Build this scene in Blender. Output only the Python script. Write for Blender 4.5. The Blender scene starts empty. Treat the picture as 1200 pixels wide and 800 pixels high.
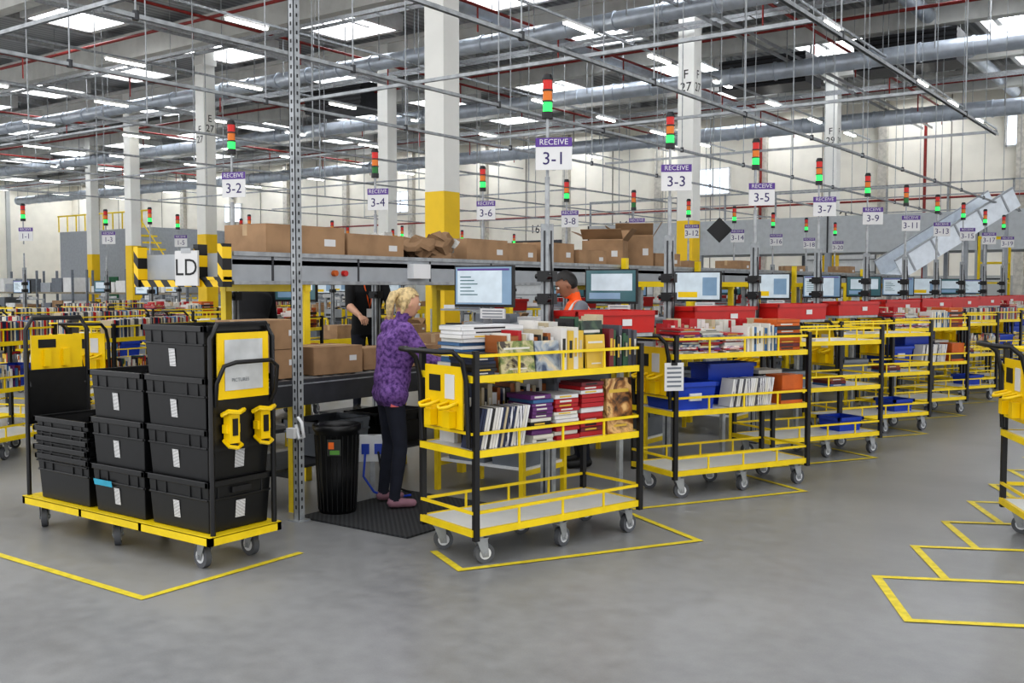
import bpy, math, random
from mathutils import Matrix, Vector
R = random.Random(7)
sc = bpy.context.scene
COL = sc.collection
try:
    sc.view_settings.view_transform = 'Standard'
    sc.view_settings.look = 'None'
    sc.view_settings.look = 'Medium High Contrast'
except Exception: pass

# ---------------------------------------------------------------- materials
def lin(c):
    o=[]
    for x in c[:3]:
        x/=255.0
        o.append(x/12.92 if x<=0.04045 else ((x+0.055)/1.055)**2.4)
    return (*o,1)
MC={}
def M(name,col,rough=0.5,metal=0.0,var=0.12,scale=6.0,emit=0.0,spec=0.5,bump=0.0,col2=None,detail=3):
    if name in MC: return MC[name]
    m=bpy.data.materials.new(name); m.use_nodes=True
    nt=m.node_tree; b=nt.nodes['Principled BSDF']
    b.inputs['Roughness'].default_value=rough
    b.inputs['Metallic'].default_value=metal
    b.inputs['Specular IOR Level'].default_value=spec
    c=lin(col)
    tc=nt.nodes.new('ShaderNodeTexCoord'); nz=nt.nodes.new('ShaderNodeTexNoise')
    nz.inputs['Scale'].default_value=scale; nz.inputs['Detail'].default_value=detail
    nt.links.new(tc.outputs['Object'],nz.inputs['Vector'])
    rp=nt.nodes.new('ShaderNodeValToRGB')
    d=lin(col2) if col2 else tuple(x*(1-var*2) for x in c[:3])+(1,)
    rp.color_ramp.elements[0].color=d; rp.color_ramp.elements[0].position=0.35
    rp.color_ramp.elements[1].color=c; rp.color_ramp.elements[1].position=0.6
    nt.links.new(nz.outputs['Fac'],rp.inputs['Fac'])
    nt.links.new(rp.outputs['Color'],b.inputs['Base Color'])
    if emit>0:
        nt.links.new(rp.outputs['Color'],b.inputs['Emission Color'])
        b.inputs['Emission Strength'].default_value=emit
    if bump>0:
        bp=nt.nodes.new('ShaderNodeBump'); bp.inputs['Strength'].default_value=bump
        bp.inputs['Distance'].default_value=0.01
        nt.links.new(nz.outputs['Fac'],bp.inputs['Height']); nt.links.new(bp.outputs['Normal'],b.inputs['Normal'])
    MC[name]=m
    return m
def art(name,cols,scale=9,rough=0.3):
    m=bpy.data.materials.new(name); m.use_nodes=True; nt=m.node_tree; b=nt.nodes['Principled BSDF']
    b.inputs['Roughness'].default_value=rough
    tc=nt.nodes.new('ShaderNodeTexCoord'); nz=nt.nodes.new('ShaderNodeTexNoise')
    nz.inputs['Scale'].default_value=scale; nz.inputs['Detail'].default_value=5; nz.inputs['Distortion'].default_value=1.2
    nt.links.new(tc.outputs['Object'],nz.inputs['Vector'])
    rp=nt.nodes.new('ShaderNodeValToRGB'); e=rp.color_ramp.elements
    while len(e)<len(cols): e.new(0.5)
    for i,c in enumerate(cols):
        e[i].position=0.34+0.32*i/(len(cols)-1); e[i].color=lin(c)
    nt.links.new(nz.outputs['Fac'],rp.inputs['Fac']); nt.links.new(rp.outputs['Color'],b.inputs['Base Color'])
    return m
def stripes(name,c1,c2,freq=5.0,vec=(1,1,1),rough=0.45,duty=0.5,c1e=0):
    m=bpy.data.materials.new(name); m.use_nodes=True; nt=m.node_tree; b=nt.nodes['Principled BSDF']
    b.inputs['Roughness'].default_value=rough
    tc=nt.nodes.new('ShaderNodeTexCoord'); dt=nt.nodes.new('ShaderNodeVectorMath'); dt.operation='DOT_PRODUCT'
    dt.inputs[1].default_value=vec
    nt.links.new(tc.outputs['Object'],dt.inputs[0])
    mu=nt.nodes.new('ShaderNodeMath'); mu.operation='MULTIPLY'; mu.inputs[1].default_value=freq
    nt.links.new(dt.outputs['Value'],mu.inputs[0])
    fr=nt.nodes.new('ShaderNodeMath'); fr.operation='FRACT'; nt.links.new(mu.outputs[0],fr.inputs[0])
    gt=nt.nodes.new('ShaderNodeMath'); gt.operation='GREATER_THAN'; gt.inputs[1].default_value=duty
    nt.links.new(fr.outputs[0],gt.inputs[0])
    mx=nt.nodes.new('ShaderNodeMix'); mx.data_type='RGBA'
    mx.inputs['A'].default_value=lin(c1); mx.inputs['B'].default_value=lin(c2)
    nt.links.new(gt.outputs[0],mx.inputs['Factor']); nt.links.new(mx.outputs['Result'],b.inputs['Base Color'])
    return m

YEL=M('yellow_powdercoat',(238,208,26),0.38,var=0.06)
YEL2=M('yellow_plastic',(240,202,4),0.35,var=0.04)
BLK=M('black_steel',(24,24,26),0.4,var=0.1)
BLKP=M('black_plastic_tote',(20,21,23),0.38,var=0.15,scale=20)
RUB=M('grey_rubber',(92,94,98),0.6)
STL=M('zinc_steel',(165,168,170),0.38,0.5,var=0.1,scale=15)
GALV=M('galvanised_strut',(164,168,171),0.45,0.25,var=0.15,scale=10)
LGRY=M('light_grey_board',(222,224,226),0.4,var=0.03,scale=4)
GRYP=M('grey_panel_paint',(160,165,170),0.45,var=0.05)
GRYB=M('grey_plastic_bin',(114,120,128),0.45,var=0.06)
DGRY=M('dark_grey_metal',(60,62,66),0.5)
RED=M('red_plastic',(190,26,20),0.35,var=0.06)
REDP=M('red_pipe_paint',(140,42,36),0.5)
BLUP=M('blue_plastic',(26,66,176),0.35,var=0.06)
ORG=M('orange_card',(200,100,36),0.6)
WHT=M('white_paper',(214,214,214),0.6,var=0.03)
WHP=M('white_paint',(226,226,224),0.6,var=0.04)
CRD=M('cardboard',(166,134,102),0.8,var=0.12,scale=5)
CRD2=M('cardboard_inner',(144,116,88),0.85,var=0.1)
TAPE=M('packing_tape',(190,160,120),0.3)
PUR=M('purple_print',(88,56,136),0.5,var=0.0)
PURD=M('dark_purple_print',(48,36,94),0.5,var=0.0)
INK=M('black_print',(22,22,24),0.5,var=0.0)
BEL=M('conveyor_belt_black',(38,39,41),0.6)
PAGE=M('book_pages',(200,192,176),0.8,var=0.05,scale=60)
SCRB=M('screen_blue',(120,146,170),0.2,emit=0.28,var=0.1,scale=3)
SCRW=M('screen_window_white',(182,194,202),0.2,emit=0.34,var=0.08)
SCRG=M('screen_teal',(64,98,104),0.2,emit=0.25,var=0.05)
LEDR=M('signal_red',(190,24,18),0.25,emit=0.12,var=0)
LEDA=M('signal_amber',(205,110,14),0.25,emit=0.08,var=0)
LEDG=M('signal_green_lit',(40,225,90),0.25,emit=1.2,var=0)
LEDGo=M('signal_green',(20,110,40),0.25,var=0)
LAMP=M('led_tube_light',(255,252,244),0.5,emit=12.0,var=0)
SKYL=M('skylight_panel',(244,247,252),0.5,emit=10,var=0)
WINM=M('window_daylight',(228,239,255),0.4,emit=1.3,var=0)
HAZ=stripes('hazard_stripes',(234,194,14),(20,20,20),5.5,(1,0.0,1))
DVD=stripes('dvd_spines',(210,210,214),(70,74,84),40,(1,0,0),0.35,0.72)
BARC=stripes('barcode_label',(235,235,235),(60,60,60),140,(0,0,1),0.5,0.6)
CONC=M('concrete_beam',(210,210,205),0.8,var=0.06,scale=2)
COLW=M('column_white_paint',(230,230,225),0.65,var=0.02,scale=2)
COLY=M('column_yellow_paint',(238,198,24),0.5,var=0.04,scale=2)
DUCT=M('duct_galvanised',(190,198,208),0.35,0.35,var=0.08,scale=3)
ARTS=[art('cover_meadow',[(50,80,40),(120,130,70),(190,180,140),(60,50,40)]),
      art('cover_portrait',[(50,30,16),(150,100,50),(220,180,120),(70,40,20)],7),
      art('cover_forest',[(16,26,22),(40,64,50),(90,110,80)],8),
      art('cover_magazine',[(200,60,90),(235,225,220),(120,60,130)],10),
      art('cover_city',[(40,60,90),(150,160,170),(220,200,160)],9)]
BK=[M('book_%d'%i,c,0.4,var=0.05) for i,c in enumerate([(172,30,38),(208,206,198),(34,44,74),(28,28,30),(98,46,110),(48,86,62),(184,172,146),(156,92,44),(212,210,206),(60,102,146),(208,174,62),(112,36,44),(216,216,216),(80,80,88)])]

# ---------------------------------------------------------------- mesh builder
TXT={}
def text_geo(s):
    if s in TXT: return TXT[s]
    cu=bpy.data.curves.new('tmp','FONT'); cu.body=s; cu.size=1.0; cu.align_x='CENTER'; cu.align_y='CENTER'; cu.resolution_u=3
    ob=bpy.data.objects.new('tmp',cu); COL.objects.link(ob)
    bpy.context.view_layer.update()
    me=bpy.data.meshes.new_from_object(ob.evaluated_get(bpy.context.evaluated_depsgraph_get()))
    r=([v.co.copy() for v in me.vertices],[tuple(p.vertices) for p in me.polygons])
    bpy.data.objects.remove(ob); bpy.data.curves.remove(cu); bpy.data.meshes.remove(me)
    TXT[s]=r; return r
class MB:
    def __init__(s): s.v=[];s.f=[];s.m=[];s.sm=[];s.mats=[];s.T=Matrix.Identity(4)
    def mi(s,mat):
        if mat not in s.mats: s.mats.append(mat)
        return s.mats.index(mat)
    def add(s,vs,fs,mat,smooth=False):
        o=len(s.v); T=s.T
        s.v.extend([tuple(T@Vector(v)) for v in vs]); k=s.mi(mat)
        for f in fs: s.f.append(tuple(i+o for i in f)); s.m.append(k); s.sm.append(smooth)
    def box(s,x0,x1,y0,y1,z0,z1,mat):
        s.add([(x0,y0,z0),(x1,y0,z0),(x1,y1,z0),(x0,y1,z0),(x0,y0,z1),(x1,y0,z1),(x1,y1,z1),(x0,y1,z1)],
              [(0,3,2,1),(4,5,6,7),(0,1,5,4),(1,2,6,5),(2,3,7,6),(3,0,4,7)],mat)
    def cb(s,c,sz,mat,rot=None):
        T0=s.T; s.T=s.T@Matrix.Translation(c)@(rot.to_4x4() if rot else Matrix.Identity(4))
        a,b,d=sz[0]/2,sz[1]/2,sz[2]/2; s.box(-a,a,-b,b,-d,d,mat); s.T=T0
    def cyl(s,p0,p1,r,mat,r1=None,n=12,caps=True):
        p0=Vector(p0);p1=Vector(p1); r1=r if r1 is None else r1
        d=(p1-p0).normalized(); a=Vector((0,0,1)) if abs(d.z)<0.9 else Vector((1,0,0))
        u=d.cross(a).normalized(); w=d.cross(u)
        A=[];B=[]
        for i in range(n):
            t=2*math.pi*i/n; q=u*math.cos(t)+w*math.sin(t); A.append(p0+q*r); B.append(p1+q*r1)
        s.add(A+B,[(i,i+n,(i+1)%n+n,(i+1)%n) for i in range(n)],mat,True)
        if caps:
            s.add(A,[tuple(range(n))],mat); s.add(B,[tuple(reversed(range(n)))],mat)
    def tube(s,pts,r,mat,n=8,rs=None):
        P=[Vector(p) for p in pts]; rings=[]; u=None
        for i,p in enumerate(P):
            t=(P[min(i+1,len(P)-1)]-P[max(i-1,0)]).normalized()
            if u is None:
                a=Vector((0,0,1)) if abs(t.z)<0.9 else Vector((1,0,0)); u=t.cross(a).normalized()
            else: u=(u-t*u.dot(t)).normalized()
            w=t.cross(u); rr=rs[i] if rs else r
            rings.append([p+(u*math.cos(2*math.pi*k/n)+w*math.sin(2*math.pi*k/n))*rr for k in range(n)])
        V=[v for g in rings for v in g]; F=[]
        for i in range(len(P)-1):
            for k in range(n): F.append((i*n+k,i*n+(k+1)%n,(i+1)*n+(k+1)%n,(i+1)*n+k))
        s.add(V,F,mat,True); s.add(rings[0],[tuple(reversed(range(n)))],mat); s.add(rings[-1],[tuple(range(n))],mat)
    def sphere(s,c,r,mat,n=10,mtx=None,keep=None):
        V=[];F=[];h=n//2+2
        c=Vector(c)
        if not hasattr(r,'__len__'): r=(r,r,r)
        L=[]
        for i in range(h+1):
            a=math.pi*i/h
            for j in range(n):
                b=2*math.pi*j/n
                L.append(Vector((r[0]*math.sin(a)*math.cos(b),r[1]*math.sin(a)*math.sin(b),r[2]*math.cos(a))))
        for i in range(h):
            for j in range(n):
                q=(i*n+j,(i+1)*n+j,(i+1)*n+(j+1)%n,i*n+(j+1)%n)
                if keep:
                    cc=sum((L[k] for k in q),Vector())/4
                    if not keep(cc): continue
                F.append(q)
        V=[c+((mtx@v) if mtx else v) for v in L]
        s.add(V,F,mat,True)
    def lathe(s,prof,mat,n=20,c=(0,0,0)):
        V=[];F=[]
        for r,z in prof:
            for k in range(n):
                t=2*math.pi*k/n; V.append((c[0]+r*math.cos(t),c[1]+r*math.sin(t),c[2]+z))
        for i in range(len(prof)-1):
            for k in range(n): F.append((i*n+k,i*n+(k+1)%n,(i+1)*n+(k+1)%n,(i+1)*n+k))
        s.add(V,F,mat,True)
    def text(s,t,size,c,mat,rot=0.0,face='y'):
        vs,fs=text_geo(t); T0=s.T
        s.T=s.T@Matrix.Translation(c)@Matrix.Rotation(rot,4,'Z')@Matrix.Rotation(math.pi/2,4,'X')@Matrix.Scale(size,4)
        s.add(vs,fs,mat); s.T=T0
    def mesh(s,name):
        me=bpy.data.meshes.new(name); me.from_pydata(s.v,[],s.f)
        for m in s.mats: me.materials.append(m)
        me.polygons.foreach_set('material_index',s.m); me.polygons.foreach_set('use_smooth',s.sm)
        me.update(); return me
    def obj(s,name,loc=(0,0,0),rz=0,bevel=0,parent=None):
        return put(s.mesh(name),name,loc,rz,bevel,parent)
def put(me,name,loc=(0,0,0),rz=0,bevel=0,parent=None,scale=None):
    o=bpy.data.objects.new(name,me); COL.objects.link(o); o.location=loc; o.rotation_euler=(0,0,rz)
    if scale: o.scale=scale
    if bevel:
        b=o.modifiers.new('bevel','BEVEL'); b.width=bevel; b.segments=1; b.limit_method='ANGLE'; b.angle_limit=math.radians(50)
    if parent: o.parent=parent
    return o

# ---------------------------------------------------------------- room shell
def floor_mat():
    m=bpy.data.materials.new('polished_concrete_floor'); m.use_nodes=True; nt=m.node_tree; b=nt.nodes['Principled BSDF']
    tc=nt.nodes.new('ShaderNodeTexCoord')
    n1=nt.nodes.new('ShaderNodeTexNoise'); n1.inputs['Scale'].default_value=0.5; n1.inputs['Detail'].default_value=6
    n2=nt.nodes.new('ShaderNodeTexNoise'); n2.inputs['Scale'].default_value=9; n2.inputs['Detail'].default_value=6
    n3=nt.nodes.new('ShaderNodeTexNoise'); n3.inputs['Scale'].default_value=120
    for n in (n1,n2,n3): nt.links.new(tc.outputs['Object'],n.inputs['Vector'])
    a=nt.nodes.new('ShaderNodeMath');a.operation='MULTIPLY_ADD';a.inputs[1].default_value=0.45
    nt.links.new(n2.outputs['Fac'],a.inputs[0]); nt.links.new(n1.outputs['Fac'],a.inputs[2])
    a2=nt.nodes.new('ShaderNodeMath');a2.operation='MULTIPLY_ADD';a2.inputs[1].default_value=0.2
    nt.links.new(n3.outputs['Fac'],a2.inputs[0]); nt.links.new(a.outputs[0],a2.inputs[2])
    rp=nt.nodes.new('ShaderNodeValToRGB'); e=rp.color_ramp.elements
    e[0].position=0.55; e[0].color=lin((114,115,116)); e[1].position=1.05; e[1].color=lin((146,147,148))
    nt.links.new(a2.outputs[0],rp.inputs['Fac']); nt.links.new(rp.outputs['Color'],b.inputs['Base Color'])
    rr=nt.nodes.new('ShaderNodeMapRange'); rr.inputs['To Min'].default_value=0.25; rr.inputs['To Max'].default_value=0.42
    nt.links.new(n2.outputs['Fac'],rr.inputs['Value']); nt.links.new(rr.outputs['Result'],b.inputs['Roughness'])
    return m
b=MB(); b.box(-84,14,-3,50,-0.2,0,floor_mat()); b.obj('floor')
WALL=M('wall_cream_panel',(238,234,222),0.75,var=0.03,scale=1.2)
WALLG=M('wall_lower_grey',(184,186,184),0.7,var=0.04,scale=1.2)
def roof_mat():
    return stripes('roof_deck_ribbed',(178,180,181),(146,149,151),3.3,(1,0,0),0.6)
b=MB(); b.box(-84,14,50,50.3,0,11,WALL)
for x in range(-80,14,6): # pilasters
    b.box(x-0.2,x+0.2,49.7,50,0,11,M('pilaster',(200,196,186),0.7))
for x in range(-83,13,3): b.box(x,x+0.04,49.97,50,0,11,M('panel_joint',(140,136,128),0.7))
b.box(-84,14,49.95,50,0,2.2,WALLG)
b.obj('wall_back')
b=MB(); b.box(-84.3,-84,6,50,0,11,WALL)
for y in range(8,50,6): b.box(-84,-83.8,y,y+0.3,0,11,WALLG)
b.obj('wall_left')
k=0
for x in (-70,-52,-34,-28,-16,-5): # dock doors
    k+=1; b=MB(); b.box(x-1.7,x+1.7,49.86,49.94,0,4.2,M('dock_door_panel',(200,202,202),0.5,var=0.03))
    for z in range(1,7): b.box(x-1.7,x+1.7,49.83,49.86,z*0.6,z*0.6+0.03,DGRY)
    for s in (-1,1): b.box(x+s*1.8-0.08,x+s*1.8+0.08,49.8,49.94,0,4.4,DGRY)
    b.box(x-1.9,x+1.9,49.8,49.94,4.25,4.45,DGRY); b.text(str(160+k),0.7,(x,49.79,5.1),INK)
    b.obj('door_%d'%k)
for i,(x,z0) in enumerate(((-62,6.6),(-45,6.6),(-22.8,6.6),(-7.7,8.0))):
    b=MB(); b.box(x-0.9,x+0.9,49.9,49.98,z0,z0+1.3,WINM)
    for d in (-0.95,0,0.95): b.box(x+d-0.04,x+d+0.04,49.84,49.97,z0-0.05,z0+1.35,WHP)
    for z in (z0-0.05,z0+1.3): b.box(x-0.98,x+0.98,49.84,49.97,z,z+0.07,WHP)
    b.obj('window_%d'%(i+1))
b=MB(); b.box(-84,14,9,50.3,11,11.15,roof_mat()); b.obj('ceiling')
b=MB()
for y in (16,22,28,34,40,46):
    b.box(-84,14,y-0.22,y+0.22,9.9,10.6,CONC); b.box(-84,14,y-0.32,y+0.32,10.6,10.75,CONC)
b.obj('roof_beams')
b=MB()
for x in range(-82,14,3): b.box(x-0.09,x+0.09,9,50,10.75,11,M('purlin_steel',(190,192,193),0.6))
b.obj('roof_purlins')
b=MB()
for y in (19,25,31,37.6,43.5,48.2):
    for i in range(13):
        x=-6-6.3*i
        if y in (31,43.5,19) and i%2: continue
        b.box(x-1.2,x+1.2,y-1.1,y+1.1,10.93,10.99,SKYL)
        for s in (-1,1):
            b.box(x-1.35,x+1.35,y+s*1.2-0.1,y+s*1.2+0.1,10.45,11,WHP)
            b.box(x+s*1.3-0.08,x+s*1.3+0.08,y-1.2,y+1.2,10.45,11,WHP)
b.obj('roof_skylights')
def duct(name,y,z,r,x0,x1):
    b=MB(); b.cyl((x0,y,z),(x1,y,z),r,DUCT,n=18)
    x=x0
    while x<x1:
        b.cyl((x,y,z),(x+0.06,y,z),r+0.03,DUCT,n=18); b.box(x+0.5,x+0.53,y-r-0.02,y-r,z,10.9,STL); x+=1.5
    b.obj(name)
for y,z,r,x0,x1 in ((24.2,8.9,0.24,-80,-2),(32,8.7,0.27,-80,4),(43,8.6,0.32,-80,8)):
    duct('ventilation_duct',y,z,r,x0,x1)
b=MB()
b.cyl((-8.2,20,10.2),(-8.2,49,10.2),0.24,DUCT,n=16)
b.cyl((-18,16,9.6),(-18,49,9.6),0.18,DUCT,n=16); b.obj('ventilation_duct')
b=MB()
for x,y in ((-14,35.4),(-30,30),(-9,34.9)):
    b.box(x-1.6,x+1.6,y-0.8,y+0.8,8.8,9.85,DGRY)
    for i in range(6): b.box(x-1.6,x+1.6,y-0.84,y-0.8,8.9+i*0.16,8.96+i*0.16,BLK)
    for sx in (-1.5,1.5): b.box(x+sx-0.03,x+sx+0.03,y-0.03,y+0.03,9.85,11,STL)
b.obj('air_handling_units')
b=MB()
for y in (19,25.6,30,36,41.5): b.cyl((-80,y,9.5),(8,y,9.5),0.05,REDP,n=8)
for x in (-10.5,-17,-24,-33,-44,-58): 
    b.cyl((x,14,9.3),(x,49,9.3),0.045,REDP,n=8)
    for y in range(18,48,4): b.cyl((x,y,8.6),(x,y,9.3),0.025,REDP,n=6)
for x in (-20,-40,-12): b.cyl((x,49.5,0),(x,49.5,9.5),0.07,REDP,n=8)
b.cyl((-80,49.6,5.8),(8,49.6,5.8),0.05,REDP,n=8); b.obj('sprinkler_pipes')
b=MB()
for y in (20.2,26.4,38.6):
    for d in (-0.2,0.2): b.box(-80,6,y+d-0.015,y+d+0.015,9.0,9.1,STL)
    for x in range(-80,6): b.box(x,x+0.03,y-0.2,y+0.2,9.0,9.02,STL)
for x in (-11.8,-24.8,-36):
    for d in (-0.2,0.2): b.box(x+d-0.015,x+d+0.015,14,49,8.9,9.0,STL)
b.obj('cable_trays')
RL_=random.Random(11)
b=MB()
for j,x in enumerate((-8.9,-14.4,-21.2,-27.8,-34.5,-41,-48,-55,-63,-71)):
    y=13.0+(j%2)*0.8+(9.2 if j==0 else 0)
    while y<49:
        if RL_.random()<0.85:
            b.box(x-0.06,x+0.06,y-0.65,y+0.65,8.5,8.55,LAMP)
            b.box(x-0.08,x+0.08,y-0.68,y+0.68,8.55,8.62,WHP)
        y+=4.6
    for yy in range(14,49,6): b.cyl((x,yy,8.68),(x,yy,10.9),0.012,STL,n=5)
    b.box(x-0.03,x+0.03,12,49,8.62,8.68,GALV)
b.obj('linear_ceiling_lights')

for i,(x,y,t) in enumerate(((-13.2,15.9,''),(-13.1,27,'F\n27'),(-13.2,40,'F\n29'),(-25.9,28,''),(-30.8,23.6,'E\n27'),(-42,28,''),(-55,34,''))):
    b=MB(); b.box(-0.25,0.25,-0.25,0.25,0,3.6,COLY); b.box(-0.248,0.248,-0.248,0.248,3.6,10.6,COLW)
    b.box(-0.3,0.3,-0.3,0.3,9.7,9.9,COLW)
    if t: b.text(t,0.36,(0,-0.256,7.6 if i!=4 else 7.2),INK); b.text(t,0.36,(0.256,0,7.6),INK,rot=math.pi/2)
    b.obj('concrete_column',(x,y,0))

# ---------------------------------------------------------------- strut grid with hangers
def strut(b,p0,p1,w=0.036):
    p0=Vector(p0);p1=Vector(p1); d=p1-p0; L=d.length; c=(p0+p1)/2
    rot=d.to_track_quat('X','Z').to_matrix()
    b.cb(c,(L,w,0.006),GALV,rot)
    for s in (-1,1):
        b.cb(c+rot@Vector((0,s*w/2,-0.018 if abs(d.z)<0.1 else 0.018)),(L,0.005,0.034),GALV,rot)
b=MB()
G=4.0
lines=((-3.04,6.5,16.8),(-5.44,2.2,34),(-9.9,3,34),(-7.7,4.9,34))
for x,y0,y1 in lines: strut(b,(x,y0,G),(x,y1,G))
for y in (4.93,8.9,12.9,16.8,24.8,33): strut(b,(-9.9,y,G+0.05),(-3.04 if 6<y<17 else -5.44,y,G+0.05))
for x,y0,y1 in lines:
    y=y0+0.3
    while y<y1:
        b.cyl((x,y,G),(x,y,9.9+0.9*(y>9)),0.009,GALV,n=5)
        b.cyl((x,y,G-0.05),(x,y,G+0.03),0.03,DGRY,n=8)
        y+=2.6
for x in (-16,-20,-24,-30): 
    strut(b,(x,10,4.6),(x,44,4.6),0.06)
    for y in range(11,44,4): b.cyl((x,y,4.6),(x,y,10.9),0.014,GALV,n=5)
for y in range(11,44,5): strut(b,(-30,y,4.65),(-16,y,4.65),0.06)
b.obj('suspended_strut_grid')
b=MB()
b.box(-0.028,0.028,-0.03,-0.025,0,3.97,GALV); b.box(-0.028,-0.023,-0.03,0.026,0,3.97,GALV); b.box(0.023,0.028,-0.03,0.026,0,3.97,GALV)
z=0.1
while z<3.93:
    b.cb((0,-0.031,z),(0.012,0.003,0.026),INK); b.cb((0.029,0,z),(0.003,0.012,0.024),INK); z+=0.06
b.box(-0.06,0.06,-0.06,0.06,0,0.01,GALV)
b.tube([(0.03,-0.03,0.75),(0.09,-0.05,0.72),(0.11,-0.05,0.62),(0.06,-0.05,0.6),(0.02,-0.04,0.7)],0.012,LGRY)
b.cb((0.0,-0.055,0.64),(0.08,0.05,0.07),WHT)
b.obj('slotted_upright_post',(-5.44,4.93,0),0)

# ---------------------------------------------------------------- helpers: caster, tote, books, boxes
def caster(b,x,y,ztop,ang=0.3,r=0.062):
    T0=b.T; b.T=b.T@Matrix.Translation((x,y,0))@Matrix.Rotation(ang,4,'Z')
    o=0.03
    b.cyl((o,-0.019,r),(o,0.019,r),r,RUB,n=20); b.cyl((o,-0.022,r),(o,0.022,r),r*0.6,LGRY,n=14); b.cyl((o,-0.036,r),(o,0.036,r),0.012,STL,n=8)
    for s in (-1,1):
        b.add([(o-0.02,s*0.03,r-0.02),(o+0.02,s*0.03,r-0.02),(0.04,s*0.03,ztop-0.02),(-0.035,s*0.03,ztop-0.02),
               (o-0.02,s*0.027,r-0.02),(o+0.02,s*0.027,r-0.02),(0.04,s*0.027,ztop-0.02),(-0.035,s*0.027,ztop-0.02)],
              [(0,1,2,3),(7,6,5,4),(0,4,5,1),(1,5,6,2),(2,6,7,3),(3,7,4,0)],STL)
    b.box(-0.04,0.045,-0.034,0.034,ztop-0.025,ztop-0.018,STL); b.cyl((0,0,ztop-0.018),(0,0,ztop-0.006),0.03,STL)
    b.box(-0.05,0.05,-0.04,0.04,ztop-0.006,ztop,STL)
    b.T=T0
def tote(b,x,y,z,lx,ly,h,mat,label=None,rz=0.0,ribs=True,t=0.9):
    T0=b.T; b.T=b.T@Matrix.Translation((x,y,z))@Matrix.Rotation(rz,4,'Z')
    X,Y=lx/2,ly/2; w=0.012
    o0=[(-X*t,-Y*t,0),(X*t,-Y*t,0),(X*t,Y*t,0),(-X*t,Y*t,0)]; o1=[(-X,-Y,h),(X,-Y,h),(X,Y,h),(-X,Y,h)]
    i1=[(-X+w,-Y+w,h),(X-w,-Y+w,h),(X-w,Y-w,h),(-X+w,Y-w,h)]; i0=[(a*0.95,c*0.95,0.012) for a,c,_ in o0]
    V=o0+o1+i1+i0; F=[(3,2,1,0)]
    for i in range(4):
        j=(i+1)%4; F+= [(i,j,4+j,4+i),(4+i,4+j,8+j,8+i),(8+i,8+j,12+j,12+i)]
    F.append((12,13,14,15)); b.add(V,F,mat)
    rr=0.014; 
    for s in (-1,1):
        b.box(-X-rr,X+rr,s*Y-rr,s*Y+rr,h-0.035,h,mat); b.box(s*X-rr,s*X+rr,-Y-rr,Y+rr,h-0.035,h,mat)
        if ribs:
            b.box(-X*0.98,X*0.98,s*(Y*0.975)-0.01,s*(Y*0.975)+0.01,h*0.62,h*0.62+0.012,mat)
            b.box(s*(X*0.975)-0.01,s*(X*0.975)+0.01,-Y*0.98,Y*0.98,h*0.62,h*0.62+0.012,mat)
            for k in (-0.75,-0.4,0.4,0.75): b.box(X*k-0.006,X*k+0.006,s*Y*0.965-0.012,s*Y*0.965+0.012,h*0.62,h-0.03,mat)
            for k in (-0.7,0.7): b.box(s*X*0.965-0.012,s*X*0.965+0.012,Y*k-0.006,Y*k+0.006,h*0.62,h-0.03,mat)
            b.box(s*X-0.016,s*X+0.016,-0.07,0.07,h*0.72,h*0.84,INK)
    if label:
        b.add([(-0.05,-Y*0.935-0.004,h*0.2),(0.01,-Y*0.935-0.004,h*0.2),(0.01,-Y*0.965-0.006,h*0.55),(-0.05,-Y*0.965-0.006,h*0.55)],[(0,1,2,3)],BARC)
        b.add([(X*0.935+0.004,-0.03,h*0.2),(X*0.935+0.004,0.04,h*0.2),(X*0.965+0.006,0.04,h*0.55),(X*0.965+0.006,-0.03,h*0.55)],[(0,1,2,3)],BARC)
    b.T=T0
def upbook(b,x,yf,z,t,h,d,mat,tilt=0):
    T0=b.T; b.T=b.T@Matrix.Translation((x,yf,z))@Matrix.Rotation(tilt,4,'Y')
    b.box(0,0.002,0,d,0,h,mat); b.box(t-0.002,t,0,d,0,h,mat); b.box(0.002,t-0.002,0,0.003,0,h,mat)
    b.box(0.002,t-0.002,0.003,d-0.004,0.003,h-0.004,PAGE)
    if t>0.018: b.box(t*0.25,t*0.75,-0.0008,0,h*0.3,h*0.75,R.choice((BK[1],BK[10],BK[3],BK[6])))
    b.T=T0
def bookrow(b,x0,x1,yf,z,hr=(0.17,0.24),tr=(0.015,0.035),d=0.15,cols=None,tilt=0.0):
    x=x0
    while x<x1:
        t=R.uniform(*tr); upbook(b,x,yf+R.uniform(0,0.02),z,t,R.uniform(*hr),d,R.choice(cols or BK),tilt); x+=t+0.001
def stack(b,x,y,z,n,w,d,cols=None,tr=(0.012,0.03),jit=0.01):
    for i in range(n):
        t=R.uniform(*tr); c=R.choice(cols or BK); a=x+R.uniform(-jit,jit); q=y+R.uniform(-jit,jit)
        b.box(a,a+w,q,q+d,z,z+0.002,c); b.box(a,a+w,q,q+d,z+t-0.002,z+t,c); b.box(a,a+w,q,q+0.003,z,z+t,c); b.box(a,a+0.003,q,q+d,z,z+t,c)
        b.box(a+0.004,a+w-0.004,q+0.004,q+d-0.004,z+0.002,z+t-0.002,PAGE)
        if R.random()<0.6: b.box(a+w*0.2,a+w*0.7,q-0.0008,q,z+t*0.3,z+t*0.7,R.choice((BK[1],BK[3],BK[10])))
        z+=t+0.0005
    return z
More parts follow.
